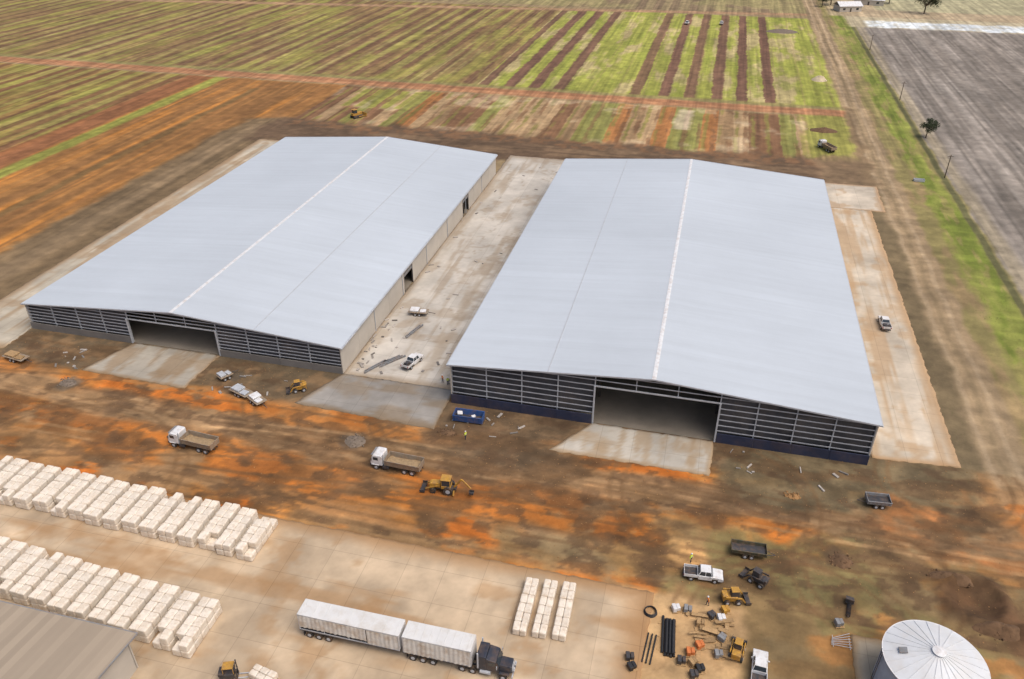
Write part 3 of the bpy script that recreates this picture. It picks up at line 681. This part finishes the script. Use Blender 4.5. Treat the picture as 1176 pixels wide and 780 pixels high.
def skid(name, x, y, rz, paint=M_yel):
    u = B(name, (x, y, 0), rz)
    u.boxes('body', paint, [((-.5, 0, .85), (1.9, 1.1, .8)), ((-1.2, 0, 1.3), (.7, 1.1, .35))], .06)
    u.boxes('cab', M_dark, [((.1, 0, 1.6), (1.1, .95, 1.0), (0, 0, 0), (.85, .9))], .03)
    u.boxes('cab_roof', paint, [((.1, 0, 2.14), (1.05, .95, .08))], .03)
    for s in (-1, 1):
        arm(u, 'lift_arm', paint, (-1.3, s*.75, 1.5), (.9, s*.75, 1.2), .14, .22); arm(u, 'lift_arm_front', paint, (.9, s*.75, 1.2), (1.5, s*.75, .35), .12, .2)
    bucket(u, 'bucket', M_dark, (1.9, 0, .12), 1.8, .8)
    u.wheels([(a, s*.72, .42) for a in (-.95, .55) for s in (-1, 1)], .42, .3)
skid('skid_steer_loader', 11.2, 76.2, R(15)); skid('skid_steer_loader', -67, 106.2, R(210)); skid('skid_steer_loader', 11.8, 68.0, R(80))
skid('skid_steer_loader', 14.3, 80.3, R(150), M_dark)
def dozer(x, y, rz):
    u = B('bulldozer', (x, y, 0), rz, 1.25)
    for s in (-1, 1):
        u.prof('track', M_dark, [(-1.7, .25), (-1.4, 0), (1.4, 0), (1.8, .3), (1.5, .8), (-1.4, .8)], s*.85-.25, s*.85+.25, .05)
    u.boxes('body', M_yel, [((.6, 0, 1.1), (2.2, 1.1, .8)), ((-1.0, 0, 1.1), (1.2, 1.2, .7))], .06)
    u.boxes('cab', M_glass, [((-.6, 0, 1.9), (1.2, 1.2, 1.0), (0, 0, 0), (.9, .9))], .03)
    u.boxes('cab_roof', M_yel, [((-.6, 0, 2.45), (1.4, 1.4, .1))], .03)
    u.boxes('blade', M_yel, [((2.5, 0, .6), (.12, 3.2, 1.1), (0, .15, 0))], .04)
    for s in (-1, 1): arm(u, 'push_arm', M_yel, (0, s*1.15, .4), (2.4, s*1.15, .4), .12, .2)
dozer(-127, 271, R(60))
def trailer(name, x, y, rz, paint, inner=None, L=4.6):
    u = B(name, (x, y, 0), rz)
    bin_(u, 'body', paint, -L/2, L/2, 1.9, .75, 1.35, .05, inner, .4)
    arm(u, 'drawbar', M_dark, (L/2, .5, .7), (L/2+1.3, 0, .5), .1, .1); arm(u, 'drawbar_right', M_dark, (L/2, -.5, .7), (L/2+1.3, 0, .5), .1, .1)
    u.boxes('chassis', M_dark, [((0, .5, .62), (L, .1, .18)), ((0, -.5, .62), (L, .1, .18))], .01)
    u.wheels([(a, s*1.02, .38) for a in (-.5, .4) for s in (-1, 1)], .38, .24)
trailer('machine_as_trailer', 13.2, 85.2, R(2), mat('olive_paint', (.07, .07, .045, 1), .7, .2, 2, dirt=DIRT, dirtamt=.5), M_dark, 4.8)
trailer('machine_as_trailer', 32.3, 100.2, R(185), M_grey, M_dark, 3.4)  # low trailer shape standing in for a site machine
def flatbed(x, y, rz, L=5.5, load=M_white, z=0.):
    u = B('flatbed_trailer', (x, y, z), rz)
    u.boxes('deck', M_bed, [((0, 0, .85), (L, 2.1, .1))], .02)
    u.boxes('chassis', M_dark, [((0, .5, .7), (L, .1, .2)), ((0, -.5, .7), (L, .1, .2))], .01)
    arm(u, 'drawbar', M_dark, (L/2, 0, .7), (L/2+1.6, 0, .5), .12, .12)
    u.boxes('load', load, [((-L*.2, .1, 1.1), (L*.45, 1.7, .35)), ((L*.25, -.2, 1.05), (L*.3, 1.2, .25), (0, 0, .1))], .04)
    u.wheels([(a, s*.95, .36) for a in (-.5, .4) for s in (-1, 1)], .36, .24)
flatbed(-76.5, 102.5, R(-20), 4.5, M_wsteel); flatbed(-72.5, 101.0, R(-30), 3.6, M_white); flatbed(-125.2, 102.3, R(-8), 5.2, M_timber)
flatbed(-82.3, 106.5, R(60), 2.6, M_wsteel)
flatbed(-55.0, 138, R(5), 4.2, M_white, .1)
sk = B('skip_bin', (-34, 105.2, 0), R(2))
bin_(sk, 'body', M_blue, -2.6, 2.6, 1.8, .25, 1.5, .15, M_dark, .35)
sk.boxes('skids', M_dark, [((0, s*.6, .12), (5.0, .15, .24)) for s in (-1, 1)], .01)
sk.boxes('rubbish', M_white, [((-1.6, .1, 1.3), (.9, .8, .3), (.1, .2, .3)), ((.9, -.2, 1.1), (.7, .5, .4), (.3, .1, .8))], .03)

fk = B('forklift', (-47.2, 49.8, .1), R(20))
fk.boxes('body', M_dark, [((-.4, 0, .8), (1.7, 1.2, .8)), ((-1.0, 0, 1.15), (.7, 1.2, .5))], .08)
fk.boxes('overhead_guard', M_yel, [((-.1, 0, 2.2), (1.3, 1.1, .08))]+[((-.1+a*.6, b*.5, 1.7), (.07, .07, 1.0)) for a in (-1, 1) for b in (-1, 1)], .01)
fk.boxes('mast', M_dark, [((.75, s*.35, 1.4), (.12, .12, 2.6)) for s in (-1, 1)]+[((.8, 0, z_), (.08, .8, .1)) for z_ in (.4, 1.4, 2.6)], .01)
fk.boxes('forks', M_wsteel, [((1.4, s*.3, .15), (1.2, .12, .05)) for s in (-1, 1)], 0)
fk.wheels([(a, s*.5, .3) for a in (-.9, .45) for s in (-1, 1)], .3, .25)

au = B('auger_attachment', (26.2, 79.6, 0), R(80))
au.boxes('frame', M_dark, [((0, 0, .5), (1.2, 1.0, .15)), ((-.5, 0, .8), (.15, 1.0, .7)), ((.4, .3, .3), (.1, .1, .6)), ((.4, -.3, .3), (.1, .1, .6))], .02)
au.cyls('auger', M_dark, [((-1.6, 0, .35), .08, 2.6, 'X')]+[((-.6-i*.28, 0, .35), .3, .05, 'X') for i in range(8)], 14)

def pile(name, x, y, rx, ry, h, m, z=0., chunks=40):
    u = B(name, (x, y, z))
    n = 26; T, Rr = np.meshgrid(np.linspace(0, 2*math.pi, n+1), np.linspace(0, 1.0, 14))
    px = rx*Rr*np.cos(T); py = ry*Rr*np.sin(T)
    rr = .8+.4*fbm(np.cos(T)*1.5+x, np.sin(T)*1.5+y, 5); px *= rr; py *= rr
    pz = h*(1-Rr**1.5)*(.6+.8*fbm(px*1.2+x, py*1.2+y, 7))-.08*Rr
    ob = grid_obj('mound', px, py, pz, np.ones(px.shape+(3,)), m); ob.parent = u.e
    L = []
    for i in range(chunks):
        a = random.random()*6.28; r = random.random()**.6*1.15; s = random.uniform(.12, .4)
        L.append(((rx*r*math.cos(a), ry*r*math.sin(a), max(.03, h*(1-r)*.9)), (s, s*random.uniform(.5, 1), s*random.uniform(.3, .7)), (random.random()*3, random.random()*3, random.random()*3)))
    u.boxes('lumps', m, L, .04)
M_rub = mat('rubble', lin(116, 104, 92), .95, .25, 2, island=.3); M_sand = mat('sand', lin(190, 174, 146), .95, .15, 1, island=.2)
M_dsoil = mat('dark_soil', lin(104, 80, 58), .95, .25, 1.5, island=.25)
pile('rubble_pile', -51, 95, 2.0, 1.7, .5, M_rub); pile('rubble_pile', -110, 98, 2.0, 1.4, .3, M_rub); pile('soil_pile', 26, 87, 1.5, 1.5, .6, M_dsoil)
pile('soil_pile', 44.5, 79.5, 4.2, 1.6, 1.3, M_dsoil, chunks=90); pile('rubble_pile', 44, 371, 3.5, 3.5, 2, M_sand); pile('soil_pile', -36.5, 101, 1.6, 1.0, .4, M_dsoil)
pile('soil_pile', 40.5, 87.3, 3.2, 1.2, 1.0, M_dsoil, chunks=60)
pile('soil_pile', 40, 296, 5, 3, 1, M_dsoil); pile('soil_pile', 20, 99, 1.2, .8, .35, M_clod); pile('rubble_pile', 33, 478, 9, 6, 1.2, M_rub)

pp = B('pipe_stack', (3.2, 68.2, 0), R(93))
pp.cyls('pipes', M_pipe, [((random.uniform(-.4, .4), -.9+i*.36, .17), .16, 5.6, 'X') for i in range(5)]+[((0, -.75+i*.4, .46), .16, 5.2, 'X') for i in range(3)], 14)
pp.boxes('bearers', M_timber, [((a, 0, .04), (.1, 2.4, .08)) for a in (-2, 0, 2)], 0)
pl = B('pipe_stack', (1.2, 66.0, 0), R(85)); pl.cyls('pipes', M_pipe, [((0, i*.5-.5, .12), .1, 4.5, 'X') for i in range(3)], 12)
hc = B('hose_coil', (.8, 71.6, .0))
bm = bmesh.new()
for k in range(4):
    z0 = .08+k*.12; R0 = .85-.04*k; nn = 36; mm = 8; vs = []
    for i in range(nn):
        t = 2*math.pi*i/nn; vs.append([bm.verts.new(((R0+.06*math.cos(2*math.pi*j/mm))*math.cos(t), (R0+.06*math.cos(2*math.pi*j/mm))*math.sin(t), z0+.06*math.sin(2*math.pi*j/mm))) for j in range(mm)])
    for i in range(nn):
        for j in range(mm): bm.faces.new((vs[i][j], vs[(i+1) % nn][j], vs[(i+1) % nn][(j+1) % mm], vs[i][(j+1) % mm]))
hc.add('coil', bm, M_pipe, True)
def pallet(x, y, rz, m=None, h=.7, z=0.):
    u = B('pallet', (x, y, z), rz)
    u.boxes('boards', M_timber, [((0, -.5+i*.2, .13), (1.2, .12, .03)) for i in range(6)]+[((a, 0, .06), (.1, 1.1, .1)) for a in (-.5, 0, .5)], 0)
    if m: u.boxes('goods', m, [((-.25, 0, .16+h/2), (.5, .95, h)), ((.3, .1, .16+h*.4), (.45, .8, h*.8))], .04)
for (x, y, r, m_) in ((6.2, 66.5, .2, M_org), (7.3, 67.8, .5, M_org), (5.2, 65.0, .1, M_dark), (6.6, 65.1, .7, M_timber), (8.9, 70.5, .1, None), (7.2, 71.2, 0, M_timber), (9.8, 72.6, .3, M_white), (8.6, 72.8, .8, M_dark), (4.0, 72.8, .4, M_white), (5.5, 73.0, 0, M_grey), (9.6, 67.0, .2, M_grey), (10.0, 69.6, 1, M_grey), (8.2, 69.4, .2, None), (6.8, 63.4, .3, M_dark), (-1.0, 64.0, .2, M_dark), (-.6, 62.7, .6, M_pipe), (10.3, 74.1, .5, M_yel), (7.5, 64.4, .4, M_pipe), (21.0, 62.0, .2, M_white), (24.5, 75.5, .3, M_grey)):
    pallet(x, y, r, m_)
tl = B('timber_formwork', (8, 70.4, 0), R(3))
tl.boxes('sheets', M_timber, [((random.uniform(-2.4, 2.6), random.uniform(-3.6, 3.0), .05+.02*i), (random.uniform(1.2, 2.6), random.uniform(.15, .9), .04), (0, 0, random.choice((0, 1.57, .3, -.2)))) for i in range(26)], 0)
for (x, y, r, n_) in ((-54, 119.5, 55, 3), (-56.4, 117, 62, 2), (-53.8, 131, 75, 2)):
    b = B('steel_beam_stack', (x, y, .1), R(r)); L = []
    for i in range(n_):
        o = i*.4-.5
        L += [((0, o, .05), (6-i*.8, .22, .04)), ((0, o, .2), (6-i*.8, .03, .26)), ((0, o, .35), (6-i*.8, .22, .04))]
    b.boxes('beams', M_grey, L, 0)
dbx = B('scaffold_rack', (24.5, 72.0, 0)); dbx.boxes('frames', M_wsteel, [((0, i*.3, .3+.02*i), (2.5, .06, .06), (0, 0, .1*i)) for i in range(6)]+[((a, .6, .25), (.06, 1.8, .06)) for a in (-1, 1)], 0)
yd = B('building_materials', (0, 0, .1)); L = []
for i in range(80):
    x = random.uniform(-60.5, -40); y = random.uniform(114, 135) if random.random() < .6 else random.uniform(135, 235)
    if random.random() < .6: x = random.choice((random.uniform(-60.8, -58), random.uniform(-41, -39)))
    L.append(((x, y, .1), (random.uniform(.3, 1.4), random.uniform(.15, .5), random.uniform(.1, .25)), (0, 0, random.random()*3)))
for i in range(45):
    x = random.choice((random.uniform(-118, -111), random.uniform(-86, -68), random.uniform(-38, -24), random.uniform(9, 30))); y = random.uniform(101, 108.5)
    L.append(((x, y, .0), (random.uniform(.3, 1.6), random.uniform(.1, .5), random.uniform(.1, .25)), (0, 0, random.random()*3)))
yd.boxes('offcuts', mat('site_debris', (.34, .31, .28, 1), .8, .2, 1, island=.6), L, .02)

def cottage(x, y, rz, L=14, W_=9, h=3.2):
    u = B('farm_house', (x, y, 0), rz)
    u.boxes('walls', M_panel, [((0, 0, h/2), (L, W_, h))], .02)
    u.prof('roof', M_white, [(-W_/2-.5, h), (0, h+2.2), (W_/2+.5, h), (W_/2+.5, h-.1), (0, h+2.1), (-W_/2-.5, h-.1)], -L/2-.5, L/2+.5, 0).rotation_euler = (0, 0, R(90))
    u.boxes('windows', M_glass, [((a, -W_/2-.02, 1.6), (1.6, .06, 1.2)) for a in (-L*.3, L*.3)], 0); u.boxes('door', M_dark, [((0, -W_/2-.02, 1.05), (1, .06, 2.1))], 0)
cottage(74, 556, R(20)); cottage(90, 585, R(-10), 18, 10)
for (x, y) in ((71.6, 255), (72.5, 345), (73, 440)):
    u = B('utility_pole', (x, y, 0)); u.cyls('pole', M_bark, [((0, 0, 3.6), .16, 7.2, 'Z', .1)], 10); u.boxes('crossarm', M_bark, [((0, 0, 6.7), (1.8, .1, .12))], 0)
    u.cyls('insulators', M_white, [((a, 0, 6.85), .05, .18, 'Z') for a in (-.8, 0, .8)], 8)
ws = B('water_trough', (63.5, 250, 0)); ws.boxes('trough', M_wsteel, [((0, s*.6, .4), (3, .08, .7)) for s in (-1, 1)]+[((s*1.5, 0, .4), (.08, 1.2, .7)) for s in (-1, 1)]+[((0, 0, .1), (3, 1.2, .08))], .02)

# ------------------------------------------------------------ trees
def tree(name, x, y, h, r, seed):
    rn = random.Random(seed); u = B(name, (x, y, 0)); bm = bmesh.new()
    def limb(p, q, r1, r2):
        p = Vector(p); q = Vector(q); d = q-p
        rot = Vector((0, 0, 1)).rotation_difference(d).to_matrix().to_4x4()
        bmesh.ops.create_cone(bm, cap_ends=False, segments=8, radius1=r1, radius2=r2, depth=d.length, matrix=Matrix.Translation((p+q)/2) @ rot)
    limb((0, 0, -.1), (.01*h, 0, h*.45), h*.035, h*.022)
    cl = []
    for i in range(12):
        a = rn.random()*6.28; z = h*rn.uniform(.5, .92); rr = r*rn.uniform(.2, .8)
        q = (rr*math.cos(a), rr*math.sin(a), z); limb((0, 0, h*rn.uniform(.3, .45)), q, h*.014, h*.005); cl.append(q)
    u.add('trunk', bm, M_bark)
    bm = bmesh.new()
    for q in cl:
        cr = r*rn.uniform(.3, .5)
        for k in range(300):
            v = Vector((rn.gauss(0, 1), rn.gauss(0, 1), rn.gauss(0, .7))); v = v.normalized()*cr*rn.random()**.4
            c = Vector(q)+v; s = h*rn.uniform(.015, .035)
            n1 = Vector((rn.gauss(0, 1), rn.gauss(0, 1), rn.gauss(0, 1))).normalized(); n2 = n1.orthogonal().normalized()
            n3 = n1.cross(n2)
            bm.faces.new([bm.verts.new(c+n2*s), bm.verts.new(c+n3*s*.6), bm.verts.new(c-n2*s), bm.verts.new(c-n3*s*.6)])
    u.add('crown', bm, M_leaf)
tree('tree', 73.5, 296, 6, 3.2, 1); tree('tree', 118, 556, 12, 8, 2); tree('tree', 66, 575, 9, 5, 3); tree('tree', 60, 566, 8, 4, 4)
tree('tree', 103, 590, 9, 5, 6); tree('tree', 84, 600, 10, 5, 7)

# ------------------------------------------------------------ people
def person(x, y, rz, viz, z=0., stride=.0, bend=0.0):
    u = B('construction_worker', (x, y, z), rz)
    V = []; E = []; RR = []
    def v(p, r, par=None):
        V.append(p); RR.append(r)
        if par is not None: E.append((par, len(V)-1))
        return len(V)-1
    pel = v((0, 0, .96), .15); wst = v((0, .02*bend, 1.12), .135, pel); ch = v((0, .1*bend, 1.32), .165, wst); nb_ = v((0, .16*bend, 1.47), .08, ch); nk = v((0, .18*bend, 1.53), .06, nb_)
    hd = v((0, .2*bend+.01, 1.64), .1, nk); v((0, .2*bend+.01, 1.73), .085, hd)
    for s in (-1, 1):
        hp = v((s*.1, 0, .9), .1, pel); kn = v((s*.11, .12*stride*s+.02, .5), .065, hp); an = v((s*.11, .22*stride*s-.02, .1), .045, kn); v((s*.12, .22*stride*s+.15, .05), .04, an)
        sh_ = v((s*.2, .12*bend, 1.41), .07, ch); el = v((s*.27, -.02+.15*bend, 1.13), .05, sh_); wr = v((s*.27, .16, .93), .034, el); pm_ = v((s*.27, .21, .87), .036, wr)
        for f in range(4): a_ = v((s*.27+(f-1.5)*.02, .25, .83), .009, pm_); v((s*.27+(f-1.5)*.022, .25, .79+.005*abs(f-1.5)), .008, a_)
        t_ = v((s*.235, .25, .87), .01, pm_); v((s*.225, .27, .84), .009, t_)
    me = bpy.data.meshes.new('b'); me.from_pydata(V, E, []); ob = bpy.data.objects.new('b', me); scn.collection.objects.link(ob)
    ob.modifiers.new('s', 'SKIN'); ob.modifiers.new('d', 'SUBSURF').levels = 1
    for i, r in enumerate(RR): me.skin_vertices[0].data[i].radius = (r, r*.85 if i < 4 else r)
    me.skin_vertices[0].data[0].use_root = True
    dg = bpy.context.evaluated_depsgraph_get(); m2 = bpy.data.meshes.new_from_object(ob.evaluated_get(dg)); bpy.data.objects.remove(ob)
    m2.materials.clear()
    for m_ in (viz, M_jean, M_boot, M_skin): m2.materials.append(m_)
    for p in m2.polygons:
        c = p.center; p.use_smooth = True
        if c.z > 1.5: p.material_index = 3
        elif abs(c.x) > .2 and c.z < 1.0 and c.y > .1: p.material_index = 3
        elif c.z < .12: p.material_index = 2
        elif c.z < .98: p.material_index = 1
        else: p.material_index = 0
    o = bpy.data.objects.new('body', m2); scn.collection.objects.link(o); o.parent = u.e
    bm = bmesh.new(); bmesh.ops.create_uvsphere(bm, u_segments=16, v_segments=8, radius=.135)
    bmesh.ops.delete(bm, geom=[q for q in bm.verts if q.co.z < -.01], context='VERTS')
    bmesh.ops.translate(bm, verts=bm.verts, vec=(0, .2*bend+.01, 1.70)); u.add('hard_hat', bm, M_white, True)
    u.boxes('face', M_boot, [((s*.035, .2*bend+.108, 1.655), (.02, .01, .012)) for s in (-1, 1)]+[((0, .2*bend+.1, 1.595), (.04, .012, .01))], 0)
    u.boxes('nose', M_skin, [((0, .2*bend+.118, 1.63), (.022, .03, .04))], .008)
    u.boxes('vest_bands', M_wsteel, [((0, .06*bend, 1.2), (.3, .28, .04))], .02)
person(-33, 100, 1.2, M_vizy, 0, .5); person(-42, 115, 2.5, M_viz, .1, .3, .4); person(-40.8, 114.4, .4, M_vizy, .1, .2)
person(8.0, 74.6, 2.0, M_viz, 0, .6, .5); person(5.4, 81.6, 4.0, M_vizy, 0, .4)

# ------------------------------------------------------------ clods and grass
def scatter_clods():
    u = B('soil_clods'); V = []; Fc = []
    base = [Vector(p) for p in ((1, 0, 0), (-.6, .9, 0), (-.6, -.9, 0), (.1, 0, .9), (0, 0, -.5))]
    fc = [(0, 1, 3), (1, 2, 3), (2, 0, 3)]
    for i in range(4500):
        x = random.uniform(-140, 50); y = random.uniform(76, 112)
        if y > 100.5 and (-112 < x < -86 or -67 < x < -39 or -20 < x < 8): continue
        s = random.uniform(.04, .13)*(1.6 if random.random() < .04 else 1); a = random.random()*6.28; o = len(V)
        for b_ in base:
            q = Vector((b_.x*math.cos(a)-b_.y*math.sin(a), b_.x*math.sin(a)+b_.y*math.cos(a), b_.z))*s*random.uniform(.7, 1.2); V.append((x+q.x, y+q.y, max(q.z*.6, -.05)))
        Fc += [tuple(o+k for k in f_) for f_ in fc]
    me = bpy.data.meshes.new('clods'); me.from_pydata(V, [], Fc); me.materials.append(M_clod)
    o = bpy.data.objects.new('clods', me); scn.collection.objects.link(o); o.parent = u.e
scatter_clods()
def tufts():
    u = B('grass_tufts'); V = []; Fc = []
    def t(x, y, s):
        for k in range(5):
            a = random.random()*6.28; l = s*random.uniform(.5, 1); o = len(V); dx = math.cos(a)*l*.6; dy = math.sin(a)*l*.6; w = .12*s
            V.extend([(x-dy*w*2, y+dx*w*2, -.03), (x+dy*w*2, y-dx*w*2, -.03), (x+dx, y+dy, l*.4)]); Fc.append((o, o+1, o+2))
    for i in range(3500):
        x = random.gauss(66.5, 2.8); y = 100+random.random()**1.3*450
        if 58 < x < 72.5: t(x, y, random.uniform(.15, .5))
    for i in range(1500): t(random.uniform(10, 47), random.uniform(60, 98), random.uniform(.12, .3))
    for i in range(700): t(random.uniform(-145, -108), random.uniform(78, 93), random.uniform(.12, .35))
    for i in range(1200): t(random.uniform(46.5, 51), random.uniform(100, 260), random.uniform(.12, .35))
    me = bpy.data.meshes.new('tufts'); me.from_pydata(V, [], Fc); me.materials.append(M_tuft)
    o = bpy.data.objects.new('blades', me); scn.collection.objects.link(o); o.parent = u.e
tufts()

# ------------------------------------------------------------ light and camera
EL = 62; AZ = 110
wd = bpy.data.worlds.new('World'); scn.world = wd; wd.use_nodes = True; nt = wd.node_tree
sk_ = nt.nodes.new('ShaderNodeTexSky'); sk_.sky_type = 'NISHITA'; sk_.sun_disc = False
sk_.sun_elevation = R(EL); sk_.sun_rotation = R(AZ); sk_.dust_density = 7; sk_.air_density = 1.0; sk_.ozone_density = 1.2
nt.links.new(sk_.outputs[0], nt.nodes['Background'].inputs[0]); nt.nodes['Background'].inputs[1].default_value = .15
sl = bpy.data.lights.new('sun', 'SUN'); sl.energy = 1.2; sl.angle = R(50); sl.color = (1, .97, .92)
so = bpy.data.objects.new('sun', sl); scn.collection.objects.link(so)
dirv = Vector((math.sin(R(AZ))*math.cos(R(EL)), math.cos(R(AZ))*math.cos(R(EL)), math.sin(R(EL))))
so.rotation_euler = (-dirv).to_track_quat('-Z', 'Y').to_euler(); so.location = (60, -20, 120)
cam = bpy.data.cameras.new('camera'); cam.lens = 36*910/1176; cam.sensor_width = 36; cam.clip_end = 20000; cam.clip_start = 1
co = bpy.data.objects.new('camera', cam); scn.collection.objects.link(co); co.location = (0, 0, 85); co.rotation_euler = (R(90-31.8), 0, R(14))
scn.camera = co
